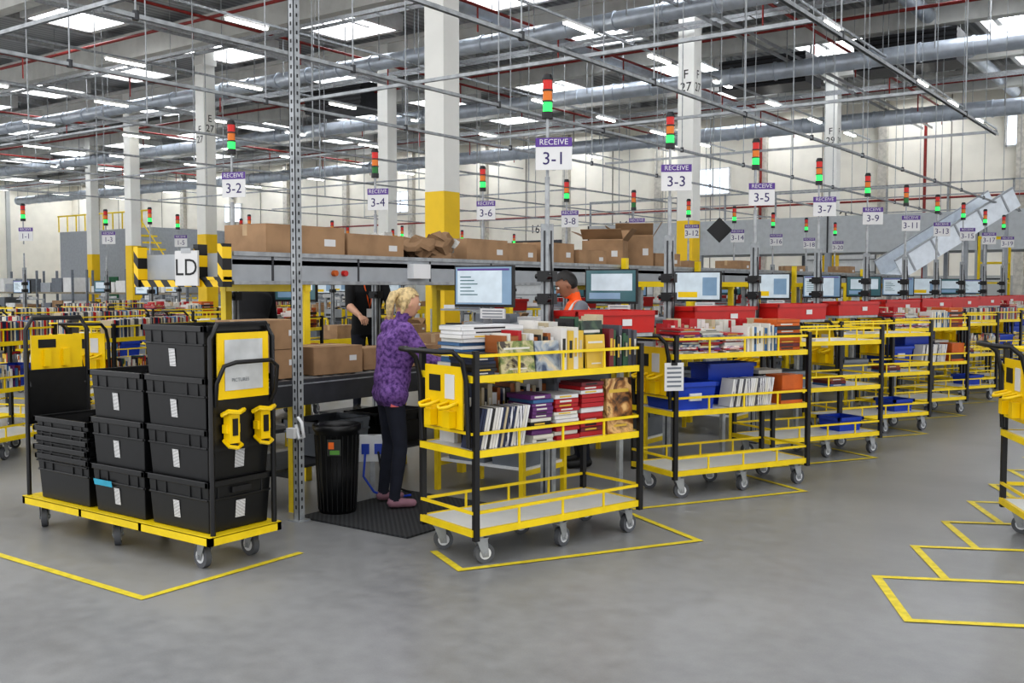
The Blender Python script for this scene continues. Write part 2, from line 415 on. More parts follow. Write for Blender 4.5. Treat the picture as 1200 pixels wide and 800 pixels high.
def faceout(b,x,y,z,w,h,mat,lean=0.15,title=None,t=0.02):
    T0=b.T; b.T=b.T@Matrix.Translation((x,y,z))@Matrix.Rotation(-lean,4,'X')
    b.box(0,w,0,0.002,0,h,mat); b.box(0,w,t-0.002,t,0,h,mat); b.box(0,0.002,0,t,0,h,mat); b.box(0.002,w-0.004,0.002,t-0.002,0.003,h-0.003,PAGE)
    if title:
        b.box(w*0.12,w*0.88,-0.001,0,h*0.74,h*0.8,title); b.box(w*0.25,w*0.75,-0.001,0,h*0.12,h*0.16,title)
    b.T=T0
def cardbox_mesh(lx,ly,h,open_=True,seed=0):
    b=MB(); X,Y=lx/2,ly/2; w=0.006
    for s in (-1,1):
        b.box(-X,X,s*Y-w/2,s*Y+w/2,0,h,CRD); b.box(s*X-w/2,s*X+w/2,-Y,Y,0,h,CRD)
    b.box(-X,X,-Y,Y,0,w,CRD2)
    if open_:
        for s,a in ((-1,0.5),(1,-0.2)):
            b.cb((0,s*(Y+0.06*math.cos(a)),h+0.07),(lx,w,0.17),CRD,Matrix.Rotation(-s*(0.7+a*0.4),3,'X'))
        for s,a in ((-1,0.6),(1,0.15)):
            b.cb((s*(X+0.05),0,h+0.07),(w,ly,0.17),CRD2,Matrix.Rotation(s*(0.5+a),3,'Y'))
    else:
        b.box(-X,X,-Y,Y,h-w,h,CRD); b.box(-X-0.002,X+0.002,-0.025,0.025,h,h+0.002,TAPE); b.box(-X-0.004,-X-0.002,-0.025,0.025,h-0.08,h,TAPE); b.box(X+0.002,X+0.004,-0.025,0.025,h-0.08,h,TAPE)
    b.box(X*0.45,X*0.75,-Y-w/2-0.001,-Y-w/2,h*0.45,h*0.65,WHT)
    return b.mesh('cardboard_box')
CB=[cardbox_mesh(0.6,0.4,0.3),cardbox_mesh(0.5,0.4,0.22,False),cardbox_mesh(0.45,0.35,0.34),cardbox_mesh(0.7,0.45,0.26,False),cardbox_mesh(0.4,0.3,0.18,False)]
def cbx(i,x,y,z,rz=0,sc=None): return put(CB[i],'cardboard_box',(x,y,z),rz,scale=sc)

# ---------------------------------------------------------------- three tier book cart
SH=(0.185,0.66,1.11); CL,CW=1.42,0.56
def book_cart_mesh():
    b=MB(); X,Y=CL/2,CW/2
    for x in (-0.62,0.02,0.62):
        for y in (-0.22,0.22): caster(b,x,y,0.18,R.uniform(-0.7,0.7) if x else 0)
    for s in SH:
        for sy in (-1,1): b.box(-X,X,sy*Y-0.012,sy*Y+0.012,s,s+0.042,YEL)
        for sx in (-1,1): b.box(sx*X-0.012,sx*X+0.012,-Y,Y,s,s+0.042,YEL)
        b.box(-X+0.012,X-0.012,-Y+0.012,Y-0.012,s+0.018,s+0.038,LGRY)
        zr=s+(0.135 if s<1 else 0.15)
        for sy in (-1,1): b.box(-X,X,sy*Y-0.008,sy*Y+0.008,zr,zr+0.018,YEL)
        for sx in (-1,1): b.box(sx*X-0.008,sx*X+0.008,-Y,Y,zr,zr+0.018,YEL)
        for x in (-0.36,0.0,0.36):
            for sy in (-1,1): b.box(x-0.007,x+0.007,sy*Y-0.005,sy*Y+0.005,s+0.04,zr,YEL)
    for sx in (-1,1):
        for sy in (-1,1): b.box(sx*(X-0.015)-0.017,sx*(X-0.015)+0.017,sy*(Y+0.004)-0.017,sy*(Y+0.004)+0.017,0.16,1.30,BLK)
    b.box(-X-0.022,-X-0.012,-0.2,0.2,0.82,1.2,YEL2)
    b.box(-X-0.026,-X-0.022,-0.12,-0.02,1.0,1.15,WHT); b.box(-X-0.026,-X-0.022,0.03,0.15,1.04,1.14,BLK)
    for y in (-0.1,0.1):
        b.tube([(-X-0.02,y-0.05,0.98),(-X-0.1,y-0.05,0.96),(-X-0.12,y,0.95),(-X-0.1,y+0.05,0.96),(-X-0.02,y+0.05,0.98)],0.012,YEL2,6)
        b.cb((-X-0.05,y,0.88),(0.05,0.07,0.1),YEL2)
    x=-X-0.03
    b.tube([(x+0.02,-0.25,0.72),(x,-0.25,1.12),(x-0.03,-0.25,1.24),(x-0.1,-0.25,1.3),(x-0.16,-0.22,1.3),(x-0.18,-0.1,1.3),(x-0.18,0.1,1.3),(x-0.16,0.22,1.3),(x-0.1,0.25,1.3),(x-0.03,0.25,1.24),(x,0.25,1.12),(x+0.02,0.25,0.72)],0.016,BLK)
    return b.mesh('book_cart')
CART=book_cart_mesh()
ZT=[s+0.0385 for s in SH]
def load_a():
    b=MB(); z=ZT[2]; F=-0.255
    stack(b,-0.67,F+0.03,z,6,0.17,0.24,[BK[3],BK[2],BK[13],BK[11]],(0.018,0.026))
    faceout(b,-0.48,F,z,0.27,0.2,ARTS[0],0.12,BK[1]); faceout(b,-0.2,F,z,0.2,0.195,ARTS[4],0.12)
    stack(b,-0.6,0.0,z,11,0.5,0.24,[WHT,BK[12],BK[9],BK[12]],(0.02,0.034),0.02)
    bookrow(b,-0.42,0.0,F+0.06,z,(0.21,0.26),(0.02,0.04),0.17,[BK[1],BK[7],BK[3],BK[6],BK[12],BK[0],BK[9]])
    bookrow(b,0.02,0.2,F,z,(0.24,0.28),(0.03,0.05),0.2,[BK[1],BK[8],BK[10]])
    bookrow(b,-0.02,0.3,0.02,z,(0.26,0.31),(0.03,0.05),0.16,[BK[1],BK[8],BK[6]])
    faceout(b,0.23,F,z,0.17,0.22,BK[10],0.08,BK[1]); faceout(b,0.24,F+0.05,z,0.19,0.31,ARTS[2],0.08,BK[1])
    bookrow(b,0.43,0.66,F,z,(0.2,0.29),(0.02,0.04),0.2,[BK[3],BK[13],BK[5],BK[11]])
    bookrow(b,0.3,0.66,0.03,z,(0.28,0.34),(0.03,0.05),0.16,[BK[3],BK[6],BK[1],BK[5]])
    z=ZT[1]
    for i in range(18):
        T0=b.T; b.T=b.T@Matrix.Translation((-0.67+i*0.021,F+0.01,z+0.004))@Matrix.Rotation(0.22,4,'Y')
        b.box(0,0.017,0,0.15,0.0,0.25,R.choice((BK[1],BK[8],DVD,BK[2],BK[6],BK[12],BK[3]))); b.T=T0
    stack(b,-0.22,F+0.02,z,12,0.17,0.24,[BK[4],BK[4],BK[1],BK[3],BK[9]],(0.02,0.03))
    stack(b,-0.03,F+0.02,z,11,0.2,0.26,[BK[0],BK[0],BK[12],BK[1]],(0.02,0.035))
    stack(b,0.19,F+0.02,z,12,0.2,0.26,[BK[0],BK[0],BK[11],BK[12]],(0.022,0.035))
    bookrow(b,-0.6,0.12,0.06,z,(0.3,0.38),(0.02,0.04),0.16,[BK[2],BK[8],BK[3],BK[6],BK[7],BK[12]])
    faceout(b,0.42,F,z,0.24,0.37,ARTS[1],0.07,BK[10],0.05)
    tote(b,0.4,0.12,z,0.5,0.28,0.38,GRYB,ribs=False)
    return b.mesh('stacked_books')
def load_b():
    b=MB(); z=ZT[2]; F=-0.255
    for i,x in enumerate((-0.64,-0.42)):
        stack(b,x,F+0.02,z,13,0.21,0.28,[ARTS[3],BK[0],BK[1],BK[4],ARTS[4]],(0.01,0.02),0.02)
    stack(b,-0.18,F+0.02,z,11,0.2,0.28,[BK[0],ARTS[3],BK[12]],(0.01,0.02),0.015)
    bookrow(b,0.05,0.36,F,z,(0.19,0.23),(0.02,0.03),0.2,[BK[8],BK[1],BK[9],BK[6]])
    stack(b,0.38,F+0.02,z,9,0.26,0.28,[ORG,ORG,BK[11],BK[3],ORG],(0.025,0.035))
    bookrow(b,-0.5,0.5,0.08,z,(0.2,0.27),(0.03,0.05),0.16,[BK[1],BK[0],BK[8],BK[6]])
    z=ZT[1]
    tote(b,-0.45,-0.02,z,0.42,0.4,0.22,BLUP,ribs=False)
    b.cb((-0.45,-0.215,z+0.1),(0.12,0.02,0.06),WHT)
    for i in range(20):
        T0=b.T; b.T=b.T@Matrix.Translation((-0.12+i*0.022,F+0.01,z+0.004))@Matrix.Rotation(0.18,4,'Y')
        b.box(0,0.017,0,0.15,0.0,0.23,R.choice((BK[1],DVD,BK[12],BK[13],DVD))); b.T=T0
    tote(b,0.1,0.12,z,0.5,0.24,0.34,BLUP,ribs=False)
    b.box(0.42,0.66,F,F+0.2,z,z+0.12,ORG); b.box(0.42,0.66,F-0.001,F,z+0.03,z+0.09,BK[3]); b.box(0.43,0.66,F,F+0.2,z+0.122,z+0.24,ORG)
    stack(b,0.4,0.0,z,9,0.26,0.22,[BK[1],BK[3]],(0.02,0.035))
    return b.mesh('stacked_books')
def load_c():
    b=MB(); z=ZT[2]; F=-0.255
    stack(b,-0.3,F+0.05,z,2,0.2,0.25,[BK[8],BK[9]],(0.01,0.02))
    z=ZT[1]; tote(b,-0.35,0.02,z,0.4,0.36,0.16,GRYB,ribs=False); stack(b,0.1,F+0.05,z,3,0.2,0.25)
    tote(b,0.45,0.02,ZT[0],0.3,0.3,0.14,BLUP,ribs=False)
    return b.mesh('stacked_books')
def load_d():
    b=MB(); z=ZT[2]; F=-0.255
    bookrow(b,-0.66,0.66,F,z,(0.18,0.2),(0.013,0.018),0.15,[BK[1],BK[2],BK[13],BK[8],BK[9],BK[6],BK[0]])
    z=ZT[1]; bookrow(b,-0.66,0.25,F,z,(0.18,0.24),(0.015,0.03)); tote(b,0.48,0,z,0.36,0.36,0.2,BLUP,ribs=False)
    return b.mesh('stacked_books')
LD=[load_a(),load_b(),load_c(),load_d()]
def cart(x,y,deg,load=None):
    a=math.radians(deg); put(CART,'book_cart',(x,y,0),a)
    if load is not None: put(LD[load],'stacked_books',(x,y,0),a)
cart(-3.74,5.45,74.3,0); cart(-3.50,7.88,63.5,1)
for k,(l) in enumerate((2,2,1,2,3,2,1)):
    cart(-3.47,9.9+2.0*k,62,l)
for x,y,a,l in ((-9.9,4.9,110,3),(-9.9,6.6,108,3),(-9.9,8.6,108,1),(-13.0,8.0,95,3),(-13.6,10.6,90,2),(-11.4,6.3,20,3),(-15.8,9.0,80,3),(-15.8,11.4,90,1),(-19.4,10.2,0,2),(-19.4,12.0,10,3)):
    cart(x,y,a,l)
cart(-0.53,7.65,27,2)

b=MB(); b.cb((0,0,0),(0.16,0.004,0.22),WHT); 
for i in range(5): b.box(-0.06,0.06,-0.003,-0.002,-0.08+i*0.035,-0.065+i*0.035,GRYB)
b.cb((0,-0.004,0.1),(0.05,0.01,0.02),BLK); b.obj('clipped_paper_sheet',(-3.55,7.09,0.98),math.radians(50))

# ---------------------------------------------------------------- tote cart (left foreground)
b=MB()
X0,X1,Y0,Y1=-6.86,-4.80,3.66,4.2
b.box(X0,X1,Y0,Y0+0.03,0.17,0.22,YEL); b.box(X0,X1,Y1-0.03,Y1,0.17,0.22,YEL)
for x in (X0,X0+0.7,X1-0.7,X1-0.03): b.box(x,x+0.03,Y0,Y1,0.17,0.22,YEL)
b.box(X0,X1,Y0,Y1,0.215,0.225,YEL)
for x in (X0+0.12,-5.86,X1-0.16):
    for y in (Y0+0.09,Y1-0.09): caster(b,x,y,0.175,2.6+R.uniform(-0.5,0.5),0.07)
for ex,s in ((X1,1),(X0,-1)):
    x=ex-0.02*s
    b.tube([(x,Y0+0.04,0.2),(x,Y0+0.04,1.38),(x,Y0+0.09,1.46),(x,Y1-0.09,1.46),(x,Y1-0.04,1.38),(x,Y1-0.04,0.2)],0.016,BLK)
    b.box(x-0.004,x+0.004,Y0+0.05,Y1-0.05,0.72,1.02,BLKP)
    if s>0:
        b.box(x+0.004,x+0.012,Y0+0.08,Y1-0.08,1.02,1.41,YEL2)
        b.box(x+0.014,x+0.018,Y0+0.13,Y1-0.13,1.07,1.37,M('card_grey',(200,203,204),0.4))
    else:
        b.box(x-0.004,x+0.004,Y0+0.05,Y1-0.05,1.02,1.10,BLKP)
        b.box(x-0.012,x+0.001,Y0+0.08,Y1-0.08,1.10,1.34,YEL2)
        for yy in (Y0+0.16,Y0+0.3): b.box(x+0.001,x+0.03,yy,yy+0.05,1.12,1.24,YEL2)
        b.box(x+0.001,x+0.004,Y0+0.13,Y0+0.26,1.25,1.31,BLK)
    b.tube([(x,Y0+0.07,0.98),(x+s*0.03,Y0+0.06,1.12),(x+s*0.06,Y0+0.09,1.22),(x+s*0.08,Y0+0.16,1.24),(x+s*0.08,Y1-0.12,1.24),(x+s*0.07,Y1-0.06,1.2),(x+s*0.04,Y1-0.05,1.05),(x+s*0.0,Y1-0.06,0.98)],0.013,BLK)
    for y in (Y0+0.15,Y1-0.16):
        b.cb((x+s*0.045,y,0.85),(0.06,0.07,0.17),YEL2)
        b.cb((x+s*0.04,y,0.85),(0.04,0.1,0.05),YEL2)
        b.cb((x+s*0.077,y,0.86),(0.01,0.035,0.1),BLK)
        b.tube([(x+s*0.02,y-0.05,0.93),(x+s*0.09,y-0.055,0.96),(x+s*0.12,y,0.95),(x+s*0.09,y+0.055,0.96),(x+s*0.02,y+0.05,0.93)],0.014,YEL2,6)
        b.tube([(x+s*0.02,y-0.04,0.78),(x+s*0.08,y-0.045,0.75),(x+s*0.1,y,0.74),(x+s*0.08,y+0.045,0.75),(x+s*0.02,y+0.04,0.78)],0.012,YEL2,6)
b.text('PICTURES',0.03,(X1+0.001,3.9,1.13),GRYB,rot=math.pi/2)
b.obj('tote_cart',bevel=0.002)
b=MB(); cx=(Y0+Y1)/2
for (x,lx,n) in ((-5.14,0.58,4),(-5.75,0.56,3)):
    for i in range(n): tote(b,x+R.uniform(-0.008,0.008),cx+R.uniform(-0.01,0.01),0.228+i*0.305,lx,0.47,0.31,BLKP,True,t=0.93)
tote(b,-6.40,cx,0.228,0.62,0.47,0.31,BLKP,t=0.93)
for i in range(4): tote(b,-6.40+R.uniform(-.01,.01),cx,0.29+0.065*i,0.63,0.48,0.31,BLKP)
b.add([(-6.0,Y0+0.02,0.4),(-5.8,Y0+0.02,0.4),(-5.8,Y0+0.014,0.44),(-6.0,Y0+0.014,0.44)],[(0,1,2,3)],M('cyan_label',(60,170,200),0.4))
b.box(-5.38,-5.0,cx-0.15,cx+0.15,1.36,1.43,BK[3])
b.obj('black_totes',bevel=0.003)

# ---------------------------------------------------------------- floor markings & mat
FY=M('floor_tape_yellow',(226,206,56),0.5,var=0.1,scale=20)
TZ=[0.0]
def fl(b,p,q,w=0.05):
    TZ[0]=(TZ[0]+0.0004)%0.0024; z=TZ[0]
    p=Vector((*p,z));q=Vector((*q,z));d=(q-p).normalized();n=Vector((-d.y,d.x,0))*w/2; e=d*w/2
    b.add([p-e-n,q+e-n,q+e+n,p-e+n],[(0,1,2,3)],FY)
b=MB(); b.T=Matrix.Translation((0,0,0.003))
fl(b,(-7.2,3.18),(-4.75,3.18)); fl(b,(-4.75,3.18),(-4.76,4.3)); fl(b,(-7.2,4.75),(-5.56,4.75))
for k in range(9):
    c=Vector((-2.85,6.07+2.0*k)); u=Vector((math.cos(math.radians(60)),math.sin(math.radians(60)))); w=Vector((-u.y,u.x))
    a=c-u*1.69
    fl(b,c,a); fl(b,c,c+w*0.85); fl(b,a,a+w*0.45)
for k in range(11):
    c=Vector((-1.65,5.91+0.84*k)); u=Vector((math.cos(math.radians(27)),math.sin(math.radians(27)))); w=Vector((u.y,-u.x))
    fl(b,c,c+u*2.4); fl(b,c,c+w*0.75)
c=Vector((-1.65,5.91)); u=Vector((math.cos(math.radians(27)),math.sin(math.radians(27)))); w=Vector((u.y,-u.x)); fl(b,c+w*0.78,c+w*0.78+u*2.4)
b.obj('floor_marking_tape')
MAT=stripes('ribbed_rubber_mat',(54,56,58),(38,39,41),22,(1,1,0),0.75)
b=MB(); b.box(-5.5,-4.45,4.98,6.15,0.001,0.014,MAT); b.obj('anti_fatigue_mat')

# ---------------------------------------------------------------- trash bin
b=MB(); b.lathe([(0.001,0.0),(0.135,0.0),(0.15,0.3),(0.165,0.6),(0.178,0.61),(0.18,0.65),(0.165,0.655),(0.155,0.62),(0.13,0.03),(0.001,0.03)],BLKP,28)
for t in range(24):
    a=t*math.pi/12; b.cyl((0.137*math.cos(a),0.137*math.sin(a),0.02),(0.163*math.cos(a),0.163*math.sin(a),0.58),0.005,BLKP,n=5)
a=-0.9
b.T=Matrix.Rotation(a+math.pi/2,4,'Z')
b.box(-0.05,0.05,-0.176,-0.168,0.44,0.56,M('label_dark',(40,44,40),0.4)); b.box(-0.04,0.0,-0.179,-0.176,0.49,0.54,M('label_orange',(230,110,30),0.4)); b.box(-0.03,0.04,-0.179,-0.176,0.45,0.48,M('label_green',(90,150,60),0.4))
b.obj('waste_bin',(-5.40,5.27,0.014))

# ---------------------------------------------------------------- lower roller conveyor
CE=25.4
b=MB()
for x in (-5.66,-6.44): b.box(x-0.03,x+0.03,4.75,CE,0.8,0.99,DGRY); b.box(x-0.035,x+0.035,4.75,CE,0.955,0.965,GALV)
b.box(-6.42,-5.68,4.75,CE,0.93,0.955,BEL)
y=4.82
while y<16: b.cyl((-6.41,y,0.955),(-5.69,y,0.955),0.025,STL,n=8); y+=0.11
y=5.1
while y<CE:
    for x in (-5.68,-6.40): b.box(x-0.03,x+0.03,y-0.03,y+0.03,0,0.82,YEL if int(y)%4 else DGRY)
    b.box(-6.40,-5.68,y-0.02,y+0.02,0.25,0.31,DGRY); y+=2.0
b.box(-6.38,-5.75,4.9,CE,0.3,0.32,DGRY)
b.obj('roller_conveyor')
b=MB()
for y in (5.8,6.5): tote(b,-6.05,y,0.33,0.4,0.58,0.28,GRYB if y!=6.5 else BLKP)
b.obj('storage_totes')
# upper conveyor with hazard end
b=MB()
HX0,HX1=-7.62,-6.48; 
b.box(HX1-0.04,HX1,5.2,CE,1.70,1.96,GRYP); b.box(HX0,HX0+0.04,5.2,CE,1.70,1.96,GRYP); b.box(HX0,HX1,5.2,CE,1.86,1.90,BEL)
b.box(HX1,HX1+0.02,5.2,CE,1.93,1.965,GALV); b.box(HX1,HX1+0.02,5.2,CE,1.70,1.73,GALV)
b.box(HX0,HX1,5.17,5.2,1.74,1.95,GRYP)
b.box(HX0-0.02,HX1+0.02,5.1,5.16,1.68,1.735,HAZ)
b.box(HX1-0.32,HX1+0.03,5.09,5.17,1.735,1.76,HAZ)
for x in (HX0+0.03,HX1-0.3,HX1-0.0): b.box(x-0.03,x+0.03,5.08,5.17,1.68,2.02,HAZ)
for y in range(6,25,3):
    for x in (HX0+0.05,HX1-0.05): b.box(x-0.035,x+0.035,y-0.035,y+0.035,0,1.72,YEL if y<8 or y%2 else GALV)
    b.box(HX0,HX1,y-0.03,y+0.03,1.64,1.70,YEL)
for y in range(5,25,1): b.box(HX1,HX1+0.006,y+0.6,y+0.62,1.73,1.93,DGRY)
for y,m in ((6.3,ORG),(6.42,RED),(8.2,ORG),(11,RED)): b.cyl((HX1,y,1.8),(HX1+0.04,y,1.8),0.026,m)
b.cb((HX1+0.04,7.4,1.83),(0.08,0.25,0.14),LGRY)
b.obj('upper_conveyor')
b=MB(); b.box(-0.115,0.115,-0.01,0.01,-0.14,0.14,WHT); b.text('LD',0.19,(0,-0.012,0),INK); b.box(-0.05,0.05,-0.012,0.02,0.12,0.16,STL)
b.obj('lane_label_sign',(-6.84,5.04,1.83),math.radians(12))
b=MB()
for y in (11.4,13.55,17.5,21.5):
    for x in (-6.42,-5.5): b.box(x-0.035,x+0.035,y-0.035,y+0.035,0,2.05 if x<-6 else 1.75,YEL)
    b.box(-6.4,-5.46,y-0.03,y+0.03,1.68,1.75,YEL)
    b.cyl((-5.46,y,1.6),(-5.38,y,1.6),0.03,RED)
b.obj('conveyor_guard_frame')
for i,(k,y,rz,dx,sc_) in enumerate(((3,6.15,1.57,0.1,(1.3,1.2,1.2)),(3,7.08,1.57,0.05,(1.1,1.2,1.05)),(3,8.9,1.6,0,(1.1,1.2,1.15)),(1,9.6,1.5,0,(1.2,1.2,1.25)),(3,10.35,1.6,0,(1,1.2,1.2)),(1,11.05,1.5,0.1,(1.2,1.2,1.1)),(2,11.75,0.35,0.1,(1.2,1.2,1.15)),(2,12.55,0.5,0.1,(1.15,1.15,1.4)),(1,13.35,1.4,0,(1.2,1.2,1.2)),(4,14.4,1.5,0,None),(1,16.2,1.5,0,None),(4,19,0.8,0,None),(1,22,1.5,0,None))):
    cbx(k,-7.02+dx,y,1.903,rz,sc_)
for k,x,y,rz in ((1,-6.05,5.1,1.57),(1,-6.05,5.75,1.5),(4,-6.05,6.3,1.5),(4,-6.0,6.75,1.5),(3,-6.05,7.5,1.57),(4,-6.0,9.3,1.5),(1,-6.05,10.4,1.57)):
    cbx(k,x,y,0.985,rz)
cbx(1,-6.05,5.1,1.21,1.57)
b=MB()
for i in range(9):
    c=Vector((R.uniform(-0.25,0.25),R.uniform(-0.38,0.3),R.uniform(0.08,0.24)))
    n0=len(b.v); b.sphere(c,(R.uniform(.12,.2),R.uniform(.12,.2),R.uniform(.08,.13)),CRD2 if i%3 else M('clear_plastic_wrap',(190,188,182),0.25),10)
    for j in range(n0,len(b.v)):
        v=b.v[j]; b.v[j]=(v[0]+0.03*math.sin(v[1]*57+i),v[1]+0.03*math.sin(v[2]*61),max(0,v[2]+0.03*math.sin(v[0]*53)))
b.sm=[False]*len(b.f)
b.obj('crumpled_kraft_paper',(-7.0,8.0,1.905))

# ---------------------------------------------------------------- stations
def stack_mesh(lit='g',short=False):
    b=MB(); b.cyl((0,0,-0.45),(0,0,0),0.012,STL,n=8); b.cyl((0,0,-0.02),(0,0,0.03),0.042,BLK,n=16)
    z=0.03
    for m in ((LEDG if lit=='g' else LEDGo),LEDA,LEDR):
        b.cyl((0,0,z),(0,0,z+0.07),0.036,m,n=16); b.cyl((0,0,z+0.07),(0,0,z+0.082),0.041,BLK,n=16); z+=0.082
    b.cyl((0,0,z),(0,0,z+0.03),0.04,BLK,r1=0.03,n=16)
    return b.mesh('stack_light')
STK=[stack_mesh('g'),stack_mesh('n')]
def pole_mesh():
    b=MB(); b.box(-0.035,0.035,-0.035,0.035,0,2.15,GALV); 
    for s in (-1,1): b.box(s*0.036-0.002,s*0.036+0.002,-0.008,0.008,0.1,2.1,DGRY); b.box(-0.008,0.008,s*0.036-0.002,s*0.036+0.002,0.1,2.1,DGRY)
    b.cyl((0,0,2.1),(0,0,2.5),0.018,STL); b.box(-0.08,0.08,-0.08,0.08,0,0.012,DGRY)
    for z in (1.55,1.72): b.box(-0.055,0.055,-0.055,0.055,z,z+0.08,BLK); b.cyl((0.05,-0.05,z+0.04),(0.05,-0.1,z+0.04),0.025,BLK); b.cyl((-0.1,0,z+0.04),(-0.05,0,z+0.04),0.02,BLK)
    b.tube([(0.04,-0.02,2.0),(0.07,-0.02,1.6),(0.05,-0.03,1.2),(0.06,-0.02,0.8)],0.006,BLK,6)
    return b.mesh('station_pole')
POLE=pole_mesh()
def sign(txt,x,y,z,deg,w=0.27,h=0.235,top='RECEIVE'):
    b=MB(); b.box(-w/2,w/2,-0.004,0.004,-h/2,h/2,WHT); b.box(-w/2,w/2,-0.006,0.006,h*0.22,h/2,PUR)
    b.text(top,h*0.25,(0,-0.008,h*0.36),WHT); b.text(txt,h*0.56,(0,-0.006,-h*0.16),PURD)
    b.box(-0.012,0.012,0.004,0.03,-h/2,h/2,STL)
    b.obj('station_number_sign',(x,y,z),math.radians(deg))
def desk_mesh():
    b=MB()
    b.box(-0.5,0.42,-0.3,0.35,0.93,0.96,DGRY); b.box(-0.5,0.42,-0.31,-0.3,0.92,0.965,YEL)
    for x in (-0.47,0.39):
        for y in (-0.27,0.32): b.box(x-0.02,x+0.02,y-0.02,y+0.02,0,0.93,YEL)
        b.box(x-0.015,x+0.015,-0.27,0.32,0.2,0.24,YEL)
    b.box(-0.47,0.39,-0.25,0.32,0.24,0.26,LGRY)
    tote(b,-0.2,0,0.26,0.4,0.5,0.24,GRYB); tote(b,-0.2,0,0.5,0.4,0.5,0.24,GRYB); tote(b,0.22,0,0.26,0.34,0.5,0.28,GRYB)
    b.box(-0.35,0.05,-0.24,-0.09,0.96,0.98,BLK)
    for i in range(4): b.box(-0.34,0.04,-0.23+i*0.034,-0.205+i*0.034,0.98,0.986,DGRY)
    b.box(0.15,0.38,-0.1,0.2,0.96,1.16,GRYP); b.box(0.17,0.36,-0.11,-0.1,1.0,1.05,BLK); b.box(0.18,0.35,-0.05,0.1,1.16,1.18,BLK)
    b.box(-0.45,-0.39,0.0,0.1,0.96,1.12,BLK); b.cb((-0.42,-0.0,1.14),(0.06,0.12,0.05),YEL2)
    b.box(-0.5,0.42,0.12,0.35,1.36,1.38,GRYP); b.cb((-0.2,0.2,1.42),(0.36,0.14,0.07),GRYB); b.cb((0.15,0.2,1.41),(0.2,0.12,0.05),WHT)
    for x in (-0.49,0.41): b.box(x-0.015,x+0.015,0.3,0.34,0.93,1.36,STL)
    return b.mesh('packing_desk')
DESK=desk_mesh()
def monitor_mesh(style=0):
    b=MB(); w,h=0.53,0.33
    b.box(-w/2,w/2,-0.005,0.035,-h/2,h/2,BLK); b.box(-w/2+0.012,w/2-0.012,-0.007,-0.005,-h/2+0.022,h/2-0.012,(SCRB,SCRG,SCRW)[style])
    if style==0:
        b.box(-0.235,0.17,-0.009,-0.007,-0.13,0.13,SCRW); b.box(-0.235,0.235,-0.0095,-0.009,0.125,0.14,PUR)
        for i in range(6): b.box(-0.21,-0.21+0.1+0.03*(i%3),-0.0095,-0.009,0.07-i*0.028,0.078-i*0.028,SCRG)
    elif style==1:
        b.box(-0.2,0.22,-0.009,-0.007,-0.04,0.12,SCRW); b.box(-0.22,0.1,-0.009,-0.007,-0.12,-0.06,SCRB)
    else:
        b.box(-0.22,0.0,-0.009,-0.007,-0.12,-0.06,YEL2); b.box(0.06,0.22,-0.009,-0.007,-0.1,0.1,SCRB)
    b.box(-0.08,0.08,0.035,0.06,-0.08,0.08,BLK); b.box(-0.03,0.03,0.05,0.09,-0.72,0.05,GALV); b.box(-0.12,0.12,0.0,0.16,-0.725,-0.715,DGRY)
    b.box(-0.02,0.2,-0.02,0.0,-h/2-0.09,-h/2-0.01,WHT)
    for i in range(3): b.box(0.0,0.18,-0.021,-0.02,-h/2-0.08+i*0.024,-h/2-0.072+i*0.024,GRYB)
    return b.mesh('computer_monitor')
MON=[monitor_mesh(i) for i in range(3)]
def redbin_mesh():
    b=MB(); tote(b,0,0,0,0.76,0.40,0.17,RED,ribs=False,t=0.97); b.cb((0.1,-0.203,0.08),(0.09,0.004,0.05),WHT)
    b.box(-0.36,0.36,-0.19,0.19,-0.03,-0.002,GALV)
    for x in (-0.33,0.33): b.box(x-0.02,x+0.02,0.15,0.19,-1.33,-0.03,GALV)
    return b.mesh('red_hopper_bin')
RB=redbin_mesh()
for k in range(10):
    y=6.31+2.0*k
    put(POLE,'station_pole',(-4.22,y,0))
    put(STK[0 if k!=5 else 1],'stack_light',(-4.22,y,2.95))
    sign('3-%d'%(2*k+1),-4.13,y-0.05,2.66,28)
    put(RB,'red_hopper_bin',(-3.98,y+0.38,1.33),math.radians(68))
    put(DESK,'packing_desk',(-4.88,y+0.33,0),0)
    put(MON[(0,1,2,2,0,1,0,2,1,0)[k]],'computer_monitor',(-4.86,y+0.05 if k!=2 else y-0.05,1.685),math.radians(8))
    y2=6.39+2.0*k
    put(POLE,'station_pole',(-7.95,y2,0)); put(STK[1 if k in (1,4) else 0],'stack_light',(-7.95,y2,2.93 if k else 2.98))
    sign('3-%d'%(2*k+2),-7.86,y2-0.05,2.66,20,0.25,0.24)
    if k>1: put(DESK,'packing_desk',(-8.6,y2+0.55,0),math.pi)
    if k!=1: put(MON[(1,0,2)[k%3]],'computer_monitor',(-8.4,y2+(0.75 if k else 1.2),1.685),math.radians(15))
    if k>2: put(RB,'red_hopper_bin',(-8.95,y2-0.3,1.33),math.radians(68))
for k in range(7):
    y=13+2.2*k; put(POLE,'station_pole',(-24,y,0)); put(STK[0],'stack_light',(-24,y,3.3),scale=(1.4,1.4,1.3)); sign('1-%d'%(2*k+1),-23.8,y-0.05,2.95,30,0.36,0.32)
    put(DESK,'packing_desk',(-24.7,y+0.3,0)); put(MON[k%3],'computer_monitor',(-24.7,y+0.3,1.685),0.3)
    if k%2: cart(-23,y,70,3)
for k in range(6):
    y=12+2.4*k; put(DESK,'packing_desk',(-17.6,y,0)); put(MON[k%3],'computer_monitor',(-17.6,y,1.685),0.3); put(POLE,'station_pole',(-17.0,y-0.3,0)); put(STK[0],'stack_light',(-17.0,y-0.3,2.9))
R2=random.Random(3)
